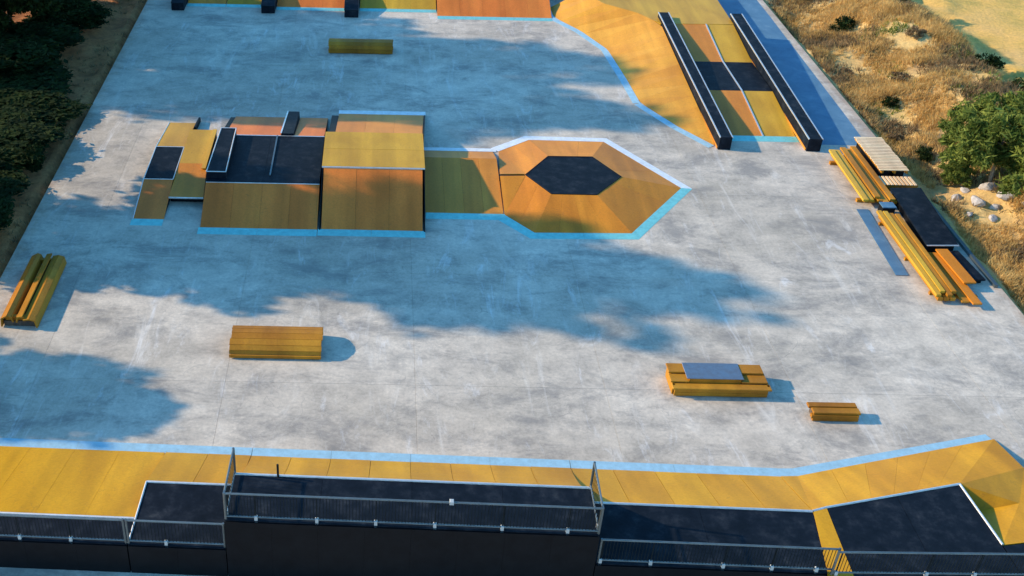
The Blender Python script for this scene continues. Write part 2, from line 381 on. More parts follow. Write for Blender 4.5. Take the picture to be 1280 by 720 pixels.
T = rowthing('quarter_pipe', 'low quarter pipe with a short black platform just left of the tall one', -6.0)
quarter(T, -6.0, -3.52, 21.72, 1.0, 2, lin=1)
T.tube('edge_trim', (-6.0, 19.5, 1.01), (-6.0, 21.7, 1.01), .025, 'trim')
rail_run(T, (-5.98, 19.5, 1), (-3.55, 19.5, 1), .8, .085, (.95,))
# wide bank at the far left of the row
T = rowthing('wide_bank', 'long shallow orange bank at the bottom left corner with a narrow railed walkway', -9.5)
T.o['group'] = 'banks along the near edge'
cop = 20.35
profile_block(T, 'frame', -16.5, -6.03, [(BACK+.02, 0), (TOE-.1, 0), (cop, .95), (BACK+.02, .95)])
bank(T, (-16.5, TOE, .012), (-6.03, TOE, .012), (-6.03, cop, 1.0), (-16.5, cop, 1.0), 8, 'row')
T.tube('coping', (-16.5, cop, 1.0), (-6.03, cop, 1.0), .035, 'trim')
for i in range(4): T.box('deck_board', -16.5+i*2.617+.004, -16.5+(i+1)*2.617-.004, BACK, cop-.04, .972, 1.0+.004*(i % 2), 'deck')
for i in range(8): T.box('back_panel', -16.5+i*1.309+.001, -16.5+(i+1)*1.309-.002, BACK-.03, BACK, 0, .96, 'side')
T.plate('toe_plate', [(-16.5, TOE-.06, .018), (-6.0, TOE-.06, .018), (-6.0, TOE+.34, .004), (-16.5, TOE+.34, .004)], .004, 'skirt_pale')
rail_run(T, (-16.4, 19.5, 1), (-6.06, 19.5, 1), .8, .085, (2.4, 3.7, 5.0, 6.3, 7.65, 8.95))

T = rowthing('quarter_pipe', 'low quarter pipe with a long black platform right of the tall one', 5.74)
quarter(T, 5.74, 11.72, 21.6, 1.0, 5, lin=.97)
rail_run(T, (5.8, 19.5, 1), (11.6, 19.5, 1), .8, .08, (.05, 1.3, 3.1, 4.3, 5.4))

# hip corner to the right of the row (parts in world coordinates)
T = Thing('hip_ramp', 'angled orange hip ramp with a black corner platform at the bottom right', 'skate ramp', (14, 19.2, 0))
K0 = (11.75, 21.28, 1.0); K1 = (12.15, 21.42, 1.0); K2 = (16.12, 22.42, 1.0); K3 = (16.27, 20.2, 1.0); K4 = (18.4, 20.55, 1.0)
t0 = (11.81, 23.66, .012); t1 = (12.3, 23.68, .012); t2 = (18.72, 25.4, .06); t3 = (19.35, 24.0, .06); t4 = (23.2, 21.6, .06); Vv = (18.15, 22.55, .42)
b0 = (11.42, 19.02); b1 = (12.05, 19.03); b2 = (19, 19.1)
bank(T, t0, t1, K1, K0, 1, 'row')
bank(T, t1, t2, K2, K1, 6, 'row')
V0 = (16.14, 22.38, .85); V1 = (16.22, 21.75, .58); Vv = (17.6, 21.95, .78); t3 = (18.5, 23.5, .66); t5 = (23.2, 22.2, .75); K5 = (22.0, 20.35, 1.0)
for q_ in ([K2, t2, t3], [K2, t3, Vv], [K2, Vv, V1], [V1, Vv, K3], [Vv, K4, K3], [Vv, t3, t5], [Vv, t5, K4], [K4, t5, K5]): T.plate('panel', q_, .03, 'row')
T.prism('frame', [(b0[0], b0[1], .95), (b2[0]+3, b2[1]+.1, .95), (22.0, 20.3, .95), (18.4, 20.45, .95), (16.23, 20.12, .95), (16.1, 22.3, .95), (12.1, 21.3, .95), (11.86, 21.2, .95)], 0, 'side')
T.prism('frame', [(11.76, 21.3, .02), (12.3, 21.3, .02), (16.1, 22.3, .02), (16.3, 20.2, .02), (22, 20.3, .02), (23.1, 22.1, .02), (18.45, 23.45, .02), (18.7, 25.36, .02), (12.3, 23.6, .005), (11.76, 23.6, .005)], 0, 'side')
T.prism('deck_strip', [(11.42, 19.02, 1.009), (12.05, 19.03, 1.009), (K1[0], K1[1]-.04, 1.009), (K0[0], K0[1]-.04, 1.009)], .955, 'row', label='narrow orange board between the two black platforms')
T.prism('deck_board', [(12.06, 19.03, 1.0), (14.2, 19.05, 1.0), (14.2, 21.88, 1.0), (12.17, 21.38, 1.0)], .955, 'deck')
T.prism('deck_board', [(14.21, 19.05, 1.003), (16.27, 19.08, 1.003), (16.24, 20.2, 1.003), (16.09, 22.37, 1.003), (14.21, 21.885, 1.003)], .955, 'deck')
T.prism('deck_board', [(16.28, 19.08, .999), (22, 19.2, .999), (22.0, 20.33, .999), (18.4, 20.5, .999), (16.28, 20.17, .999)], .955, 'deck')
for a, b_ in ((K0, K1), (K1, K2), (K2, K3)): T.tube('coping', a, b_, .032, 'trim')
for i in range(8): T.box('back_panel', 11.44+i*1.3, 11.44+(i+1)*1.3-.003, 18.98, 19.01, 0, .95, 'side')
T.plate('toe_plate', [(11.75, 23.6, .018), (12.3, 23.62, .018), (12.28, 24.0, .004), (11.75, 23.98, .004)], .004, 'skirt_pale')
T.plate('toe_plate', [(12.3, 23.62, .018), (18.72, 25.34, .022), (18.6, 25.68, .004), (12.28, 24.0, .004)], .004, 'skirt_pale')
T.plate('edge_board', [t2, t3, (18.72, 23.68, .0), (18.78, 25.42, .0)], .01, 'side'); T.plate('edge_board', [t3, t5, (23.25, 22.3, 0), (18.72, 23.68, .0)], .01, 'side')
rail_run(T, (11.5, 19.08, 1), (21.5, 19.2, 1), .8, .085, (.1, 2.35, 3.55, 5.0, 6.4, 7.8))

# ------------------------------------------------------------------ funbox in the middle
T = Thing('tall_funbox', 'tall box jump with a yellow top and steep front bank beside the shade-dulled link ramp', 'skate ramp', (0, 39, 0))
x0, x1, H = -2.12, 1.98, 1.5
profile_block(T, 'frame', x0+.12, x1-.12, [(36.99, 0), (47.3, 0), (42.6, H-.2), (42.5, H-.06), (39.45, H-.06)])
for s in (x0+.02, x1-.02): T.prism('side_panel', [(s-.02, 36.9, .02), (s+.02, 36.9, .02), (s+.02, 39.4, H-.05), (s-.02, 39.4, H-.05)], 0, 'side')
T.box('side_panel', x0, x0+.04, 39.42, 42.5, 0, H-.05, 'side'); T.box('side_panel', x1-.04, x1, 39.42, 42.5, 0, H-.05, 'side')
bank(T, (x0+.08, 36.95, .015), (x1-.1, 36.95, .015), (x1-.1, 39.42, H-.02), (x0+.08, 39.42, H-.02), 3, 'shade_terracotta')
for i in range(2): T.box('top_board', x0, x1, 39.4+i*1.56, 39.4+i*1.56+1.553, H-.045, H+.003*i, 'yellow')
T.box('edge_trim', x0, x1, 39.35, 39.395, H-.06, H-.003, 'trim')
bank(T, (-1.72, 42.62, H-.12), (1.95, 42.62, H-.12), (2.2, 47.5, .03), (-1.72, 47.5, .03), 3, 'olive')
T.prism('side_panel', [(-2.05, 42.6, H-.3), (-1.75, 42.6, H-.3), (-1.75, 47.3, .03), (-2.05, 47.3, .03)], 0, 'side')
T.prism('side_panel', [(1.98, 42.6, H-.1), (2.02, 42.6, H-.1), (2.28, 47.5, .04), (2.22, 47.5, .04)], 0, 'side')
T.plate('toe_plate', [(-1.75, 47.5, .03), (2.3, 47.5, .03), (2.3, 47.95, .004), (-1.75, 47.95, .004)], .004, 'pale_edge')
T.plate('toe_plate', [(x0-.05, 36.52, .004), (x1, 36.52, .004), (x1, 36.97, .028), (x0-.05, 36.97, .028)], .004, 'skirt')

T = Thing('wide_funbox', 'lower funbox with a black top and shade-brown front bank left of the tall box', 'skate ramp', (-4.5, 39, 0))
x0, x1, H = -6.72, -2.2, .9
profile_block(T, 'frame', x0+.01, x1-.01, [(36.9, 0), (46.95, 0), (43.25, H-.03), (39.0, H-.03)])
bank(T, (x0, 36.9, .015), (x1, 36.9, .015), (x1, 38.97, H), (x0, 38.97, H), 4, 'shade_terracotta')
for i in range(2): T.box('deck_board', x0+i*2.26, x0+(i+1)*2.26-.008, 39.0, 43.22, H-.028, H+.004*i, 'deck')
T.box('edge_trim', x0, x1, 38.955, 38.99, H-.02, H+.01, 'trim'); T.box('edge_trim', x0+.5, x1, 43.225, 43.28, H-.02, H+.012, 'trim')
bank(T, (x0+.25, 43.3, H), (-4.1, 43.3, H), (-4.1, 47.0, .02), (x0+.25, 47.0, .02), 2, 'shade_terracotta')
bank(T, (-3.5, 43.3, H), (x1-.02, 43.3, H), (x1-.02, 47.0, .02), (-3.5, 47.0, .02), 1, 'shade_terracotta')
T.prism('divider_ledge', [(-4.06, 43.3, H+.1), (-3.54, 43.3, H+.1), (-3.54, 47.1, .28), (-4.06, 47.1, .28)], 0, 'deck')
T.plate('edge_trim', [(-4.1, 43.3, H+.13), (-4.04, 43.3, H+.13), (-4.04, 47.1, .31), (-4.1, 47.1, .31)], .02, 'trim')
T.box('grind_strip', -4.25, -4.19, 39.6, 43.2, H+.005, H+.06, 'steel')
T.plate('toe_plate', [(x0-.06, 36.46, .004), (x1, 36.46, .004), (x1, 36.92, .028), (x0-.06, 36.92, .028)], .004, 'skirt')

T = Thing('hubba_ledge', 'sloping black ledge with metal edges on the left side of the lower funbox', 'ledge', (-6.7, 42.5, 0))
P = [(-6.72, 39.3, 1.2), (-5.95, 39.3, 1.2), (-5.98, 43.25, 1.22), (-6.62, 43.25, 1.22)]
T.prism('body', P, .906, 'deck')
for a, b_ in ((0, 1), (1, 2), (2, 3), (3, 0)): T.tube('edge_trim', (P[a][0], P[a][1], P[a][2]+.004), (P[b_][0], P[b_][1], P[b_][2]+.004), .022, 'trim', n=6)

T = Thing('flat_deck_ramp', 'orange raised ramp between the narrow black manual pad and the black ledge', 'skate ramp', (-7.6, 41, 0))
bank(T, (-8.2, 38.72, .34), (-6.82, 38.72, .34), (-7.02, 41.4, .46), (-8.2, 41.4, .46), 1, 'board')
bank(T, (-8.2, 41.41, .46), (-7.02, 41.41, .46), (-7.02, 44.6, .47), (-8.2, 44.6, .47), 1, 'yellow')
T.prism('frame', [(-8.18, 38.95, .28), (-6.84, 38.95, .28), (-7.04, 41.3, .42), (-7.04, 44.55, .42), (-8.18, 44.55, .42)], 0, 'side')
T.box('edge_trim', -8.2, -6.82, 38.67, 38.71, .29, .345, 'trim'); T.box('edge_trim', -7.2, -7.02, 40.9, 44.6, .475, .50, 'yellow')
T = Thing('manual_pad', 'narrow ramp with a small black flat top at the left end of the funbox row', 'skate ramp', (-8.9, 41, 0))
x0, x1, H = -9.42, -8.22, .45
profile_block(T, 'frame', x0+.01, x1-.01, [(37.5, 0), (46.2, 0), (42.9, H-.03), (40.0, H-.03)])
bank(T, (x0, 37.45, .02), (x1, 37.45, .02), (x1, 39.98, H), (x0, 39.98, H), 1, 'shade_terracotta')
T.box('deck_board', x0, x1, 40.0, 42.88, H-.028, H, 'deck')
bank(T, (x0, 42.9, H), (x1, 42.9, H), (x1, 46.2, .02), (x0, 46.2, .02), 1, 'yellow')
T.tube('edge_trim', (x0, 40, H), (x0, 42.9, H), .022, 'trim'); T.tube('edge_trim', (x0, 42.9, H), (x0, 46.2, .02), .022, 'trim'); T.tube('edge_trim', (x0, 40, H), (x0, 37.4, .02), .022, 'trim')
T.tube('edge_trim', (x1, 40, H), (x1, 42.9, H), .022, 'trim')
T.box('edge_trim', x0, x1, 39.955, 39.99, H, H+.012, 'trim'); T.box('edge_trim', x0, x1, 42.88, 42.92, H, H+.012, 'trim')
T.plate('toe_plate', [(x0-.05, 37.02, .004), (x1, 37.02, .004), (x1, 37.48, .028), (x0-.05, 37.48, .028)], .004, 'skirt')
T = Thing('kicker_wall', 'small upright black panel behind the narrow ramp at the back of the funbox row', 'panel', (-7.95, 46, 0))
T.prism('panel', [(-8.16, 45.3, .26), (-8.08, 45.3, .26), (-8.02, 46.4, .22), (-8.10, 46.4, .22)], 0, 'side')
T.box('edge_trim', -8.0, -6.95, 44.66, 44.72, .0, .1, 'trim')

T = Thing('spine_ramp', 'low shade-dulled yellow link ramp joining the tall box to the hexagon', 'skate ramp', (3.6, 41, 0))
profile_block(T, 'frame', 2.06, 5.13, [(38.45, 0), (43.9, 0), (42.35, .46), (42.25, .46)])
bank(T, (2.04, 38.4, .02), (5.14, 38.4, .02), (5.14, 42.3, .5), (2.04, 42.3, .5), 4, 'olive')
bank(T, (2.04, 42.31, .5), (5.14, 42.31, .5), (5.14, 43.9, .02), (2.04, 43.9, .02), 2, 'olive')
T.plate('toe_plate', [(2.04, 37.98, .004), (5.1, 37.98, .004), (5.2, 38.42, .028), (2.04, 38.42, .028)], .004, 'skirt')
T.plate('toe_plate', [(2.04, 43.9, .028), (5.3, 43.9, .028), (5.3, 44.25, .004), (2.04, 44.25, .004)], .004, 'pale_edge')

T = Thing('hexagon_pyramid', 'six-sided orange pyramid with a black hexagonal top right of the funboxes', 'skate ramp', (8.2, 41, 0))
top = [(6.22, 40.9, .5), (7.1, 39.3, .5), (8.92, 39.3, .5), (10.18, 40.9, .5), (9.25, 42.65, .5), (7.36, 42.62, .5)]   # W SW SE E NE NW
toe = {'W1': (5.18, 38.36, .02), 'SW': (6.22, 37.02, .02), 'SE': (10.0, 37.12, .02), 'E': (12.75, 40.9, .02), 'NE': (10.2, 45.1, .02), 'NW': (6.85, 45.15, .02), 'W2': (5.4, 43.95, .02)}
c_ = [(x+(8.2-x)*.012, y+(41-y)*.012, z-.04) for x, y, z in top]
T.prism('frame', [(x, y, .01) for x, y, z in (toe['W1'], toe['SW'], toe['SE'], toe['E'], toe['NE'], toe['NW'], toe['W2'])], 0, 'side')
T.prism('deck_board', [(x+(8.2-x)*.01, y+(41-y)*.01, .502) for x, y, z in top], .42, 'deck')
bank(T, toe['SW'], toe['SE'], top[2], top[1], 4); bank(T, toe['SE'], toe['E'], top[3], top[2], 3)
bank(T, toe['E'], toe['NE'], top[4], top[3], 3); bank(T, toe['NE'], toe['NW'], top[5], top[4], 3)
bank(T, toe['W1'], toe['SW'], top[1], top[0], 2); bank(T, toe['NW'], toe['W2'], top[0], top[5], 2)
q = (5.17, 40.82, .47); q2 = (5.17, 40.98, .47)
T.plate('panel', [toe['W1'], (6.2, 40.82, .5), q], .03, 'board'); T.plate('panel', [toe['W2'], q2, (6.2, 40.98, .5)], .03, 'board')
T.box('dark_slot', 5.17, 6.2, 40.84, 40.96, .2, .46, 'side')
for i in range(6): T.tube('coping', top[i], top[(i+1) % 6], .022, 'side', n=6)
def outset(p, d): v = Vector((p[0]-8.2, p[1]-41, 0)); v.normalize(); return (p[0]+v.x*d, p[1]+v.y*d, .004)
ks = ['W1', 'SW', 'SE', 'E', 'NE', 'NW', 'W2']
for i in range(6):
    a, b_ = toe[ks[i]], toe[ks[i+1]]; T.plate('toe_plate', [(a[0], a[1], .028), (b_[0], b_[1], .028), outset(b_, .46), outset(a, .46)], .004, 'skirt' if i < 3 else 'pale_edge')

# ------------------------------------------------------------------ stepped bank plateau at the upper right
T = Thing('corner_bank', 'large curving orange bank sweeping up to the long black ledges at the upper right', 'skate ramp', (14, 52, 0))
toeL = [(9.9, 62.5), (9.95, 60.9), (11.15, 58.9), (12.2, 56.2), (12.5, 52.3), (12.65, 49.4), (13.9, 46.85), (15.12, 44.95)]
def ledge_top(y): return .58+(y-44)/14.2*.67
def along(poly, t):
    L = [0]
    for a, b_ in zip(poly, poly[1:]): L.append(L[-1]+math.dist(a, b_))
    s = t*L[-1]
    for i in range(len(poly)-1):
        if s <= L[i+1]+1e-9: u = (s-L[i])/(L[i+1]-L[i]); return (poly[i][0]+(poly[i+1][0]-poly[i][0])*u, poly[i][1]+(poly[i+1][1]-poly[i][1])*u)
    return poly[-1]
NB_ = 17
crown = [(11.6, 62.5), (12.6, 60.6), (14.2, 59.2), (15.16, 57.6), (15.16, 45.2)]
for i in range(NB_):
    a = along(toeL, i/NB_); b_ = along(toeL, (i+1)/NB_); c0 = along(crown, i/NB_); c1 = along(crown, (i+1)/NB_)
    zc = lambda p: 1.0 if p[1] > 57.6 else max(.03, .03+.97*(p[1]-44.9)/12.7)
    T.plate('panel', [(a[0], a[1], .02), (b_[0], b_[1]+.005, .02), (c1[0], c1[1]+.005, zc(c1))], .03, 'honey'); T.plate('panel', [(a[0], a[1], .02), (c1[0], c1[1]+.005, zc(c1)), (c0[0], c0[1], zc(c0))], .03, 'honey')
T.prism('top_deck', [(11.6, 62.5, 1.0), (12.6, 60.6, 1.0), (14.2, 59.2, 1.0), (15.16, 57.6, 1.0), (19.1, 57.7, 1.0), (19.2, 62.5, 1.0), (19.2, 70, 1.0), (11, 70, 1.0)], .9, 'yellow')
T.prism('frame', [(12.0, 62.4, .9), (14.0, 59.5, .9), (15.2, 57.8, .9), (19.1, 57.8, .9), (19.1, 70, .9), (11.1, 70, .9)], 0, 'side')
for i in range(len(toeL)-1):
    a, b_ = toeL[i], toeL[i+1]; d = Vector((b_[0]-a[0], b_[1]-a[1], 0)).normalized(); n = Vector((d.y, -d.x, 0))*-1
    if n.x > 0: n = -n
    T.plate('toe_plate', [(a[0], a[1], .028), (b_[0], b_[1], .028), (b_[0]+n.x*.35, b_[1]+n.y*.35, .004+.0003*i), (a[0]+n.x*.35, a[1]+n.y*.35, .004+.0003*i)], .004, 'skirt_pale')

T = Thing('stepped_lanes', 'two stepped bank lanes with black landings between the long black ledges', 'skate ramp', (17.4, 46, 0))
for x0, x1, mt in ((15.76, 17.55, 'olive'), (17.63, 19.08, 'yellow')):  # left lane boards carry the ledge shadow in their colour
    bank(T, (x0, 46.0, .02), (x1, 46.0, .02), (x1, 50.0, .5), (x0, 50.0, .5), 1, mt)
    T.box('deck_board', x0, x1, 50.01, 53.6, .47, .502, 'deck')
    bank(T, (x0, 53.61, .5), (x1, 53.61, .5), (x1, 57.65, .99), (x0, 57.65, .99), 1, mt)
profile_block(T, 'frame', 15.77, 19.07, [(46.0, 0), (57.6, 0), (57.6, .94), (53.6, .46), (50, .46)])
for (ya, za), (yb, zb) in (((46, .03), (50, .51)), ((50, .51), (53.6, .51)), ((53.6, .51), (57.6, 1.0))):
    T.plate('edge_trim', [(17.56, ya, za+.03), (17.62, ya, za+.03), (17.62, yb, zb+.03), (17.56, yb, zb+.03)], .05, 'trim')
T.plate('toe_plate', [(15.76, 45.5, .004), (19.1, 45.5, .004), (19.1, 46.02, .028), (15.76, 46.02, .028)], .004, 'skirt')
for lab, xa, xb in (('long black ledge on the left side of the stepped lanes', 15.2, 15.74), ('long black ledge on the right side of the stepped lanes beside the blue strip', 19.12, 19.72)):
    T = Thing('long_ledge', lab, 'ledge', (xa, 44.7, 0), group='long black ledges by the stepped lanes')
    y0, y1 = (44.6, 58.6)
    top4 = [(xa, y0, ledge_top(y0)), (xb, y0, ledge_top(y0)), (xb, y1, ledge_top(y1)), (xa, y1, ledge_top(y1))]
    T.prism('body', top4, 0, 'deck')
    for p, q_ in ((0, 3), (1, 2)): T.plate('edge_trim', [(top4[p][0]-.025, y0, top4[p][2]+.015), (top4[p][0]+.025, y0, top4[p][2]+.015), (top4[q_][0]+.025, y1, top4[q_][2]+.015), (top4[q_][0]-.025, y1, top4[q_][2]+.015)], .05, 'trim')
    T.plate('side_board', [(xa-.03, y0+.1, .1), (xa-.005, y0+.1, .1), (xa-.005, y1, .75), (xa-.03, y1, .75)], .1, 'olive')

# ------------------------------------------------------------------ row of ramps cut by the top of the picture
def back_ramp(lab, x0, x1, y0, y1, h, n, mat='board', deckd=3):
    T = Thing('back_ramp', lab, 'skate ramp', ((x0+x1)/2, y0, 0), group='ramps along the far edge')
    profile_block(T, 'frame', x0+.01, x1-.01, [(y0+.05, 0), (y1+deckd, 0), (y1+deckd, h-.03), (y1, h-.03)])
    bank(T, (x0, y0, .02), (x1, y0, .02), (x1, y1, h), (x0, y1, h), n, mat)
    T.box('deck_board', x0, x1, y1+.01, y1+deckd, h-.028, h, 'deck')
    T.plate('toe_plate', [(x0, y0-.4, .004), (x1, y0-.4, .004), (x1, y0+.02, .028), (x0, y0+.02, .028)], .004, 'skirt')
back_ramp('dull yellow ramp at the left end of the far row', -10.95, -8.75, 62.0, 65, 1.2, 2, 'olive')
back_ramp('yellow ramp with a light edge beside the first black ledge in the far row', -8.7, -6.6, 62.0, 65, 1.2, 1, 'yellow')
back_ramp('orange ramp between two black ledges in the far row', -5.8, -1.9, 61.7, 65, 1.2, 3, 'shade_terracotta')
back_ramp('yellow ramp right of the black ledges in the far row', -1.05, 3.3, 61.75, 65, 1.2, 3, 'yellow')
back_ramp('wide brown ramp at the right end of the far row', 3.34, 9.8, 60.75, 64.2, 1.2, 5, 'shade_terracotta')
for lab, xa, xb, y0 in (('black ledge at the left end of the far row', -11.7, -11.0, 60.9), ('left one of two close black ledges in the far row', -6.6, -5.85, 60.7), ('black ledge between the orange and yellow far ramps', -1.9, -1.12, 60.3)):
    T = Thing('end_ledge', lab, 'ledge', (xa, y0, 0), group='black ledges in the far row')
    P = [(xa, y0, .42), (xb, y0, .42), (xb, y0+5, 1.45), (xa, y0+5, 1.45)]
    T.prism('body', P, 0, 'deck')
    for p, q_ in ((0, 3), (1, 2), (0, 1)): T.tube('edge_trim', P[p], P[q_], .02, 'rail_bar', n=6)

# ------------------------------------------------------------------ loose ledges made of boards
def planks(T, x0, x1, sec, mat='timber', along_x=True, t=.05, gap=.012):
    """boards running the length, each laid between two successive points of the cross section"""
    for (a0, z0), (a1, z1) in zip(sec, sec[1:]):
        d = math.hypot(a1-a0, z1-z0); g = gap/d/2
        p = (a0+(a1-a0)*g, z0+(z1-z0)*g); q_ = (a1-(a1-a0)*g, z1-(z1-z0)*g); nx_, nz_ = -(q_[1]-p[1])/d, (q_[0]-p[0])/d
        if nz_ < -.01: nx_, nz_ = -nx_, -nz_
        e = random.uniform(-.02, .02)
        r = [(p[0], p[1]), (q_[0], q_[1]), (q_[0]-nx_*t, q_[1]-nz_*t), (p[0]-nx_*t, p[1]-nz_*t)]
        if along_x: v = [(x0+e, a, z) for a, z in r]+[(x1+e, a, z) for a, z in r]
        else: v = [(a, x0+e, z) for a, z in r]+[(a, x1+e, z) for a, z in r]
        T.mesh('plank', v, [(0, 1, 2, 3), (7, 6, 5, 4), (0, 4, 5, 1), (1, 5, 6, 2), (2, 6, 7, 3), (3, 7, 4, 0)], mat)
T = Thing('timber_ledge', 'rounded orange-brown plank ledge in the left middle of the slab', 'ledge', (-3.1, 29.2, 0), group='low plank ledges on the slab')
sec = [(28.72, .04), (28.70, .17), (28.74, .30), (28.90, .41), (29.15, .48), (29.42, .52), (29.68, .50), (29.92, .44), (30.06, .34), (30.06, .04)]
planks(T, -4.6, -1.62, sec)
T.mesh('core', [(-4.56, a, z*.9) for a, z in sec]+[(-1.66, a, z*.9) for a, z in sec], [tuple(range(10)), tuple(range(19, 9, -1))]+[(i, i+10, (i+1) % 10+10, (i+1) % 10) for i in range(10)], 'bark')
T = Thing('timber_ledge', 'plank ledge with a deep groove near the left edge of the slab', 'ledge', (-11.7, 32.1, 0), group='low plank ledges on the slab')
sec = [(-12.45, .03), (-12.42, .36), (-12.2, .48), (-12.06, .42), (-12.0, .2)]
planks(T, 30.15, 34.1, sec, along_x=False)
planks(T, 30.15, 34.15, [(-11.93, .2), (-11.88, .42), (-11.68, .46)], along_x=False); planks(T, 30.1, 34.15, [(-11.66, .36), (-11.45, .40), (-11.25, .34), (-11.2, .04)], along_x=False)
T.box('core', -12.36, -11.26, 30.25, 34.0, .0, .2, 'bark')
for y in (30.35, 33.9): T.box('end_block', -12.3, -11.3, y-.06, y+.06, .18, .36, 'timber')
T = Thing('grind_box', 'plank grind box with a grey steel plate on top at the lower right', 'ledge', (10.9, 27.7, 0))
for i, (y, z) in enumerate(((27.22, .10), (27.22, .24))): T.box('plank', 9.5, 12.42, y-.03, y+.03, z-.065, z+.065, 'timber')
T.box('plank', 9.42, 12.5, 27.13, 27.4, .32, .37, 'timber', bev=.01)
T.box('plank', 9.46, 12.46, 28.22, 28.27, .03, .37, 'timber')
T.box('plank', 9.40, 9.97, 27.42, 27.80, .38, .43, 'timber', bev=.01); T.box('plank', 9.40, 9.97, 27.81, 28.26, .44, .5, 'timber', bev=.01)
T.box('plank', 11.62, 12.44, 27.42, 27.80, .38, .43, 'timber', bev=.01); T.box('plank', 11.56, 12.40, 27.81, 28.26, .44, .5, 'timber', bev=.01)
T.box('plank', 9.98, 11.6, 27.45, 28.26, .33, .495, 'timber')
T.box('steel_plate', 9.90, 11.68, 27.46, 28.27, .502, .522, 'plate', bev=.006)
T.box('core', 9.55, 12.38, 27.28, 28.2, 0, .325, 'bark')
for x in (9.48, 12.44): T.box('end_board', x-.03, x+.03, 27.3, 28.2, .02, .37, 'timber')
T = Thing('timber_ledge', 'short low stack of planks beside the grind box', 'ledge', (14.2, 26.3, 0), group='low plank ledges on the slab')
T.box('plank', 13.5, 14.9, 26.12, 26.22, .02, .13, 'timber'); T.box('plank', 13.44, 14.88, 26.10, 26.24, .14, .25, 'timber'); T.box('plank', 13.5, 14.93, 26.14, 26.40, .26, .33, 'timber', bev=.01)
T.box('plank', 13.42, 14.9, 26.41, 26.62, .28, .36, 'timber', bev=.01); T.box('core', 13.55, 14.85, 26.23, 26.6, 0, .255, 'bark')
T = Thing('timber_ledge', 'olive brown plank ledge alone on the far part of the slab', 'ledge', (-.8, 55.2, 0), group='low plank ledges on the slab')
planks(T, -2.55, .8, [(54.92, .03), (54.92, .25), (54.96, .44), (55.2, .54), (55.5, .55), (55.8, .5), (55.85, .03)])
T.box('core', -2.5, .75, 54.98, 55.8, 0, .42, 'bark')

# ------------------------------------------------------------------ dismantled ramp parts stacked at the right edge
G = 'dismantled ramp parts at the right edge'
def quadbar(T, name, a, b_, wd, z0, z1, mat, parent=None):
    a = Vector((*a, 0)); b_ = Vector((*b_, 0)); d = (b_-a).normalized(); n = Vector((-d.y, d.x, 0))*wd/2
    P = [a-n, b_-n, b_+n, a+n]; P = [(p.x, p.y, z1) for p in P]
    return T.prism(name, P if n.x < 0 or True else P, z0, mat, parent)
T = Thing('board_stack', 'stack of bright yellow boards nearest the corner of the blue strip', 'board stack', (20.2, 41.5, 0), group=G)
for i, (xa, xb, z) in enumerate(((19.95, 19.95, .42), (20.22, 20.22, .36), (20.50, 20.50, .44), (20.80, 20.78, .33), (21.08, 21.02, .40))):
    quadbar(T, 'board', (xa-.1, 39.5+.12*(i % 3)), (xb, 44.0+.1*i), .22, z-.09, z, 'yellow' if i < 2 else 'timber')
    quadbar(T, 'board', (xa, 39.6+.1*(i % 2)), (xb+.04, 43.8), .2, z-.2, z-.1, 'timber')
for y in (40.1, 43.4): T.box('bearer', 19.75, 21.2, y-.08, y+.08, 0, .13, 'timber')
T = Thing('slatted_pallet', 'light slatted wooden pallet behind the yellow boards at the slab edge', 'pallet', (22, 43.5, 0), group=G)
for i in range(22):
    y = 41.93+i*.145; T.box('slat', 21.28+random.uniform(-.02, .02), 22.5+random.uniform(-.02, .02), y, y+.105, .50, .53, 'pale_wood')
for x in (21.35, 21.87, 22.38): T.box('bearer', x, x+.08, 41.9, 45.1, .38, .497, 'timber')
for x in (21.4, 22.0): T.box('bearer', x, x+.4, 42.1, 44.9, .0, .377, 'side')
T = Thing('slatted_pallet', 'low narrow slatted wooden rack just in front of the pallet', 'pallet', (21.9, 41.2, 0), group=G)
for i in range(9): T.box('slat', 21.15+i*.16, 21.25+i*.16, 41.0, 41.75, .30, .33, 'pale_wood')
for y in (41.05, 41.6): T.box('bearer', 21.1, 22.6, y, y+.08, .0, .297, 'timber')
T = Thing('platform_panel', 'large black ramp panel lying flat at the right slab edge', 'ramp panel', (22, 38.4, 0), group=G)
T.prism('board', [(20.9, 36.05, .42), (22.12, 36.1, .42), (22.5, 40.6, .42), (21.2, 40.55, .42)], .36, 'deck'); T.prism('frame', [(21.0, 36.15, .355), (22.05, 36.2, .355), (22.4, 40.45, .355), (21.3, 40.4, .355)], 0, 'side')
T.plate('edge_trim', [(20.9, 36.0, .42), (22.12, 36.03, .42), (22.12, 36.09, .42), (20.9, 36.04, .42)], .03, 'trim')
T = Thing('plank_bundle', 'bundle of long yellow planks beside the large black panel', 'plank bundle', (20.6, 35.7, 0), group=G)
for i in range(4): quadbar(T, 'plank', (20.02+i*.2, 32.75+.18*(i % 2)), (20.10+i*.2, 38.75-.1*i), .17, .26+.03*(i % 2), .36+.03*(i % 2), 'yellow' if i in (0, 1) else 'timber')
for i in range(3): quadbar(T, 'plank', (20.1+i*.22, 32.7), (20.16+i*.22, 38.6), .18, .12, .25, 'timber')
for y in (33.3, 35.6, 38.2): T.box('bearer', 19.98, 20.85, y-.06, y+.06, 0, .115, 'timber')
T = Thing('board_stack', 'pile of weathered orange boards at the near end of the large black panel', 'board stack', (21.2, 34.2, 0), group=G)
for i, (xa, ya, xb, yb, z, wd, mt) in enumerate(((20.98, 32.6, 21.0, 35.9, .18, .3, 'timber'), (21.28, 32.4, 21.2, 35.8, .24, .32, 'board'), (21.5, 33.6, 21.42, 35.9, .34, .45, 'board'))): quadbar(T, 'board', (xa, ya), (xb, yb), wd, z-.06, z, mt)
for y in (33.1, 35.2): T.box('bearer', 20.85, 21.6, y-.06, y+.06, 0, .115, 'timber')
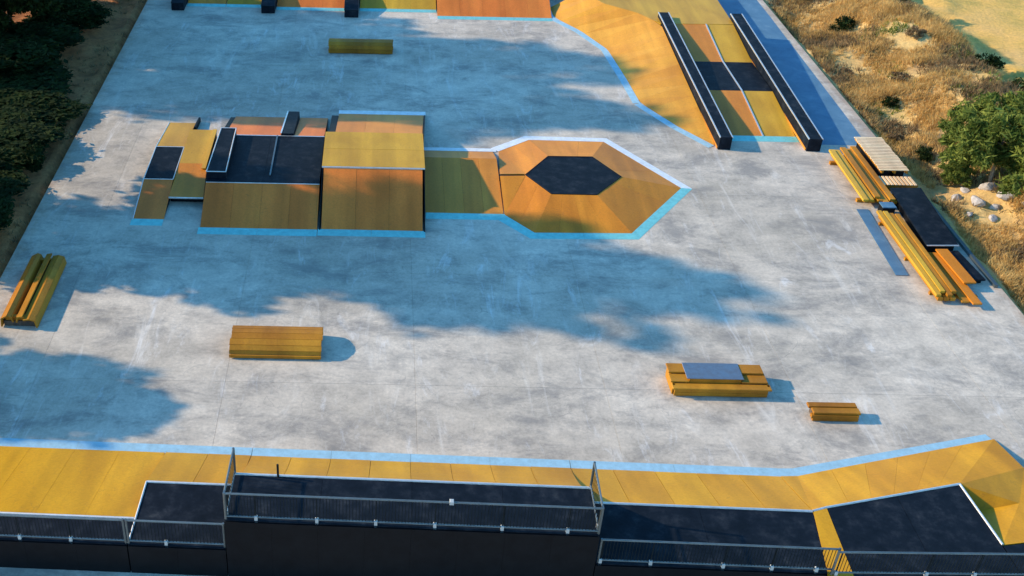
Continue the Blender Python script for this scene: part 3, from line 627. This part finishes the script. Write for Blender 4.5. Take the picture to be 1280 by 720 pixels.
T = Thing('platform_panel', 'small black ramp panel beside the weathered orange boards', 'ramp panel', (21.95, 35, 0), group=G)
T.prism('board', [(21.72, 34.0, .22), (22.28, 34.0, .22), (22.12, 36.0, .22), (21.68, 36.0, .22)], .16, 'deck'); T.prism('frame', [(21.75, 34.1, .155), (22.2, 34.1, .155), (22.05, 35.9, .155), (21.75, 35.9, .155)], 0, 'side')
T = Thing('blue_sheet', 'narrow blue metal sheet lying on the concrete left of the plank bundle', 'metal sheet', (19.8, 37, 0), group=G)
T.plate('sheet', [(19.25, 34.5, .03), (19.72, 34.5, .03), (20.0, 39.4, .03), (19.52, 39.4, .03)], .02, 'blue_mottle')
T = Thing('crate_box', 'small dark crate between the yellow boards and the plank bundle', 'crate', (20.6, 39.1, 0), group=G)
T.box('body', 20.35, 20.85, 38.95, 39.35, 0, .36, 'side'); T.box('lid', 20.33, 20.87, 38.93, 39.37, .362, .4, 'blue_mottle')
T = Thing('edge_beam', 'long dark steel beam laid along the right edge behind the panels', 'beam', (22.65, 38, 0), group=G)
T.prism('beam', [(22.55, 33.8, .12), (22.68, 33.8, .12), (22.74, 41.0, .12), (22.60, 41.0, .12)], 0, 'steel')

# ------------------------------------------------------------------ vegetation
def leaf_mesh(name, mat, lobes, n, size, seed, flat=.45):
    """many small leaf quads gathered in clumps through the given ellipsoids (cx,cy,cz,rx,ry,rz)"""
    r = np.random.default_rng(seed); V = []
    vol = np.array([l[3]*l[4]*l[5] for l in lobes])**.67; vol = vol/vol.sum()
    for l, fr in zip(lobes, vol):
        k = int(n*fr); nc = max(6, k//(90 if mat != 'leaf_dark' else 40))
        d = r.normal(size=(nc, 3)); d /= np.linalg.norm(d, axis=1)[:, None]; rad = r.uniform(.35, 1.0, nc)**.5
        cen = d*rad[:, None]*np.array(l[3:6])+np.array(l[:3])
        ci = r.integers(0, nc, k); cs = r.uniform(.22, .5, nc)*min(l[3:6])**.6*.75
        P = cen[ci]+r.normal(size=(k, 3))*cs[ci][:, None]*np.array([1, 1, .7])*.6
        u = r.normal(size=(k, 3)); u /= np.linalg.norm(u, axis=1)[:, None]
        w_ = r.normal(size=(k, 3)); w_ -= (w_*u).sum(1)[:, None]*u; w_ /= np.linalg.norm(w_, axis=1)[:, None]
        s = size*r.uniform(.6, 1.5, k)[:, None]
        V.append(np.stack([P-u*s, P+w_*s*flat, P+u*s, P-w_*s*flat], 1))
    V = np.concatenate(V); k = len(V); me = bpy.data.meshes.new(name)
    me.vertices.add(4*k); me.vertices.foreach_set('co', V.reshape(-1).astype('f')); me.loops.add(4*k); me.loops.foreach_set('vertex_index', np.arange(4*k, dtype='i'))
    me.polygons.add(k); me.polygons.foreach_set('loop_start', np.arange(0, 4*k, 4, dtype='i')); me.polygons.foreach_set('loop_total', np.full(k, 4, dtype='i'))
    me.materials.append(M[mat]); me.update(); me.validate(); return me
def limbs(name, segs, mat):
    V, F = [], []
    for a, b_, ra, rb in segs:
        v, f = tubevf(a, b_, ra, 8, rb); o = len(V); V += v; F += [tuple(i+o for i in q) for q in f]
    me = bpy.data.meshes.new(name); me.from_pydata(V, [], F); me.materials.append(M[mat]); me.update(); return me
def tree_meshes(kind, h, cr, seed, mat, bk, n, size, base=.3, nl=9, r0=.16):
    rd = random.Random(seed); segs = []; lobes = []; p = (0, 0, -.3); top_ = h*base
    bend = rd.uniform(-.2, .2); q_ = (bend, rd.uniform(-.2, .2), top_); segs.append((p, q_, r0, r0*.75))
    mid = (bend*1.5, 0, h*.8); segs.append((q_, mid, r0*.75, r0*.2))
    for i in range(nl):
        a = i*2.4+rd.random(); zz = top_+(h-top_)*(.12+.78*i/nl); rr = cr*(1-.45*abs(zz/h-.55)*2)*rd.uniform(.55, .75)
        st_ = lerp(q_, mid, max(0, min(1, (zz-top_)/(h*.8-top_+.01)-.15)))
        e = (math.cos(a)*rr, math.sin(a)*rr, zz); segs.append((st_, e, r0*.35, r0*.08))
        lobes.append((e[0], e[1], zz, cr*rd.uniform(.38, .55), cr*rd.uniform(.38, .55), min(cr*rd.uniform(.3, .42), h*.16)))
    lobes.append((bend, 0, h*.9, cr*.4, cr*.4, h*.1)); lobes.append((bend, 0, h*(base+1)/2, cr*.6, cr*.6, h*(1-base)*.38))
    return leaf_mesh(kind+'_crown', mat, lobes, n, size, seed, .2 if kind in ('green', 'bush') else .45), limbs(kind+'_trunk', segs, bk)
def plant(name, label, cat, meshes, x, y, s=1, rz=0, group=None, z=None):
    t = bpy.data.objects.new(name, None); C.objects.link(t); zz = float(ground_z(x, y)) if z is None else z
    t.location = (x, y, zz); t.rotation_euler.z = rz; t.scale = (s, s, s) if not isinstance(s, tuple) else s
    t['label'] = label; t['category'] = cat
    if group: t['group'] = group
    for nm, me in zip(('crown', 'trunk'), meshes):
        o = bpy.data.objects.new(nm, me); C.objects.link(o); o.parent = t
    return t
tall = [tree_meshes('tall', 14, 3.8, 11+i, 'leaf_dark', 'bark', 21000, .21, .24, 14, .28) for i in range(2)]
low = [tree_meshes('low', 4.6, 2.2, 31+i, 'leaf_dark', 'bark', 26000, .13, .22, 8, .14) for i in range(3)]
G = 'dark trees along the left edge of the slab'
for i, (x, y, s) in enumerate([(-18.6, 38.1, (.95, 1.2, 1.08)), (-21.8, 38.5, (1.0, 1.12, 1.1)), (-19.4, 53.2, (.9, 1.05, 1.12)), (-20.5, 58.2, (.95, 1.05, 1.12)), (-25, 57.5, (1.05, 1, 1.05)), (-22.5, 61.5, (1, .8, .85)), (-23.5, 28.8, (.62, .72, .58)), (-27, 52.6, (1, .8, 1.2))]):
    plant('tall_tree', 'tall dark evergreen at the left whose crown shades the slab', 'tree', tall[i % 2], x, y, s, i*1.9, 'tall evergreens beyond the left edge')
for (x, y, s, rz, lab) in [(-16.9, 38.6, (1.1, 1.2, .22), 0, 'dark bushy tree lowest on the left edge of the picture'), (-16.7, 43.2, (1.2, 1.3, .22), 1.3, 'dark leafy tree beside the pale left corner of the slab'),
        (-17.3, 47.2, (1.4, 1.5, .24), 2.1, 'dark tree between the brown soil patch and the left picture edge'), (-18.6, 51.5, (1.5, 1.4, .4), .7, 'dark tree above the middle of the left soil strip'),
        (-19.4, 56.0, 1.2, 4, 'large dark tree near the top left corner'), (-17.0, 58.5, (1, 1, .35), 5, 'small dark tree closest to the slab at the top left'), (-18.3, 62, 1.2, 2.7, 'dark tree cut off by the top of the picture'), (-15.9, 64, .9, 3.3, 'dark tree at the top touching the far slab corner'),
        (-15.5, 36.6, (.7, .9, .2), 3.1, 'flat dark bush at the lower end of the left tree mass'), (-16.3, 40.8, (1.0, 1.2, .22), 4.4, 'dark spreading bush between the two lowest left trees'), (-16.0, 45.3, (.9, 1.1, .2), 5.3, 'dark bush bulging towards the slab halfway up the left edge'),
        (-17.2, 49.6, (1.1, 1.1, .25), 1.7, 'dark bush just below the reddish soil patch'), (-17.8, 54, (1.2, 1.2, .3), 3.9, 'dark bush just above the reddish soil patch'), (-14.5, 41.6, (.3, .3, .25), 2.2, 'little dark shrub leaning over the slab edge')]:
    plant('bushy_tree', lab, 'tree', low[int(rz*7) % 3], x, y, s, rz, G)

for (x, y, s) in ((-17.4, 35.6, 1.05), (-17.8, 27.9, 1.1)):
    plant('bushy_tree', 'dark bushy tree standing just beyond the left slab edge', 'tree', low[1], x, y, s, 1.1, 'bushy trees just past the left edge')
# right side: green tree, smaller tree, shrubs
gt = tree_meshes('green', 4.9, 2.6, 51, 'leaf_green', 'bark_pale', 32000, .19, .26, 14, .12)
plant('green_tree', 'bright green leafy tree with pale stems on the dry slope', 'tree', gt, 26.0, 41.8, (.78, .78, .78), 0)
gb = tree_meshes('bush', 2.8, 1.7, 52, 'leaf_green', 'bark_pale', 12000, .17, .15, 8, .08)
plant('green_bush', 'round green bush below the leafy tree at the right picture edge', 'bush', gb, 26.9, 39.2, 1.1, .5)
plant('green_bush', 'small low green bush directly behind the pale rocks', 'bush', gb, 25.0, 42.6, .42, 2.5)
sh = [leaf_mesh('shrub_crown', m_, [(0, 0, .35, .5, .45, .35), (.3, .2, .3, .35, .35, .25), (-.3, .1, .25, .35, .4, .22)], 1800, .055, 60+i) for i, m_ in enumerate(('leaf_dark', 'leaf_dry', 'leaf_green'))]
places = [(31.3, 54.2, 1.3, 0, 'dark round shrub on the crest beside the field'), (31.9, 51.6, 1.0, 0, 'dark shrub on the crest just below the round one'), (31.7, 49.9, .8, 1, 'brown shrub on the crest above the leafy tree'),
          (26.3, 60.6, 1.2, 0, 'dark shrub at the top of the dry slope'), (25.2, 50.5, .7, 0, 'small dark shrub halfway down beside the slab edge'), (27.2, 47.9, .8, 0, 'dark shrub left of the leafy tree crown'), (24.4, 54.5, .7, 1, 'brown shrub hugging the slab edge by the blue strip'),
          (28.6, 57.0, .9, 1, 'brown shrub high in the middle of the dry slope'), (24.0, 47.0, .7, 1, 'dry brown shrub at the corner of the pallet'), (26.4, 52.6, .8, 1, 'dry brown shrub in the centre of the slope'), (24.6, 45.1, .8, 0, 'dark shrub behind the slatted pallet'), (30.2, 63.2, 1.3, 0, 'dark shrub cut off by the top of the picture'),
          (26.6, 36.2, .8, 2, 'greenish shrub below the rocks at the right edge'), (25.0, 36.6, .6, 1, 'dry brown shrub between the black panel and the right edge'), (27.6, 45.0, .9, 1, 'brown shrub right behind the leafy tree')]
for i, (x, y, s, k, lab) in enumerate(places):
    t = bpy.data.objects.new('shrub', sh[k]); C.objects.link(t); t.location = (x, y, float(ground_z(x, y))-.05); t.scale = (s, s, s*.9); t.rotation_euler.z = i*2.3
    t['label'] = lab; t['category'] = 'shrub'; t['group'] = 'shrubs on the dry slope'
# rocks under the green tree
def rock(x, y, s, lab, seed):
    import bmesh
    bm = bmesh.new(); bmesh.ops.create_icosphere(bm, subdivisions=2, radius=1); rd = random.Random(seed)
    ax = [Vector((rd.uniform(-1, 1), rd.uniform(-1, 1), rd.uniform(-1, 1))).normalized() for _ in range(9)]
    for v in bm.verts:
        for a in ax:
            d = v.co.dot(a)
            if d > .62: v.co -= a*(d-.62)*.9
    me = bpy.data.meshes.new('rock'); bm.to_mesh(me); bm.free(); me.materials.append(M['rock'])
    o = bpy.data.objects.new('rock', me); C.objects.link(o); o.location = (x, y, float(ground_z(x, y))+s*.2); o.scale = (s*1.25, s, s*.7); o.rotation_euler.z = rd.random()*6
    o['label'] = lab; o['category'] = 'rock'; o['group'] = 'pale rocks under the leafy tree'
for i, (x, y, s, lab) in enumerate([(24.3, 40.9, .28, 'pale rock nearest the slab, left of the leafy tree'), (24.7, 40.1, .34, 'pale rock in front of the tree trunk'), (25.4, 39.9, .24, 'small pale rock right of the trunk'), (26.0, 40.3, .42, 'largest pale rock in the shade of the tree'),
                            (25.0, 39.2, .2, 'small rock at the foot of the slope by the trunk'), (26.4, 39.4, .26, 'pale rock against the round green bush'), (25.6, 41.2, .36, 'pale rock behind the trunk'), (24.9, 41.6, .22, 'little rock farthest up behind the trunk'), (24.2, 39.5, .15, 'tiny pale rock beside the slab edge')]): rock(x, y, s, lab, i)
# dry grass and leaf litter
def tufts(name, n, xr, yr, hh, mat, seed, label, thr=.42):
    r = np.random.default_rng(seed); x = r.uniform(*xr, n*2); y = r.uniform(*yr, n*2)
    keep = vnoise(x, y, .6, seed)+r.uniform(-.2, .2, n*2) > thr; x = x[keep][:n]; y = y[keep][:n]; n = len(x); z = ground_z(x, y)
    B = 7; X = np.repeat(x, B)+r.normal(size=n*B)*.07; Y = np.repeat(y, B)+r.normal(size=n*B)*.07; Z = np.repeat(z, B)-.02
    a = r.uniform(0, 6.28, n*B); hgt = hh*r.uniform(.4, 1.2, n*B); ln = r.normal(size=(2, n*B))*.45*hgt; wd = .018+.012*r.random(n*B)
    V = np.stack([np.stack([X-np.cos(a)*wd, Y-np.sin(a)*wd, Z], 1), np.stack([X+np.cos(a)*wd, Y+np.sin(a)*wd, Z], 1), np.stack([X+ln[0], Y+ln[1], Z+hgt], 1)], 1)
    k = n*B; me = bpy.data.meshes.new(name); me.vertices.add(3*k); me.vertices.foreach_set('co', V.reshape(-1).astype('f')); me.loops.add(3*k); me.loops.foreach_set('vertex_index', np.arange(3*k, dtype='i'))
    me.polygons.add(k); me.polygons.foreach_set('loop_start', np.arange(0, 3*k, 3, dtype='i')); me.polygons.foreach_set('loop_total', np.full(k, 3, dtype='i')); me.materials.append(M[mat]); me.update()
    o = bpy.data.objects.new(name, me); C.objects.link(o); o['kind'] = 'stuff'; o['label'] = label; o['category'] = 'grass'
tufts('dry_grass', 20000, (23.3, 31.5), (30, 66), .28, 'grass', 71, 'dry golden grass covering the slope right of the slab', .56)
tufts('brown_brush', 5000, (23.2, 31), (30, 66), .34, 'leaf_dry', 72, 'brown brittle weeds scattered over the right slope', .5)
tufts('green_weeds', 2500, (23.6, 31), (32, 60), .26, 'leaf_green', 74, 'sparse green weeds among the dry grass', .72)
tufts('weeds', 600, (-19, -13.5), (32, 64), .2, 'leaf_dry', 73, 'sparse dry weeds on the brown soil left of the slab', .5)
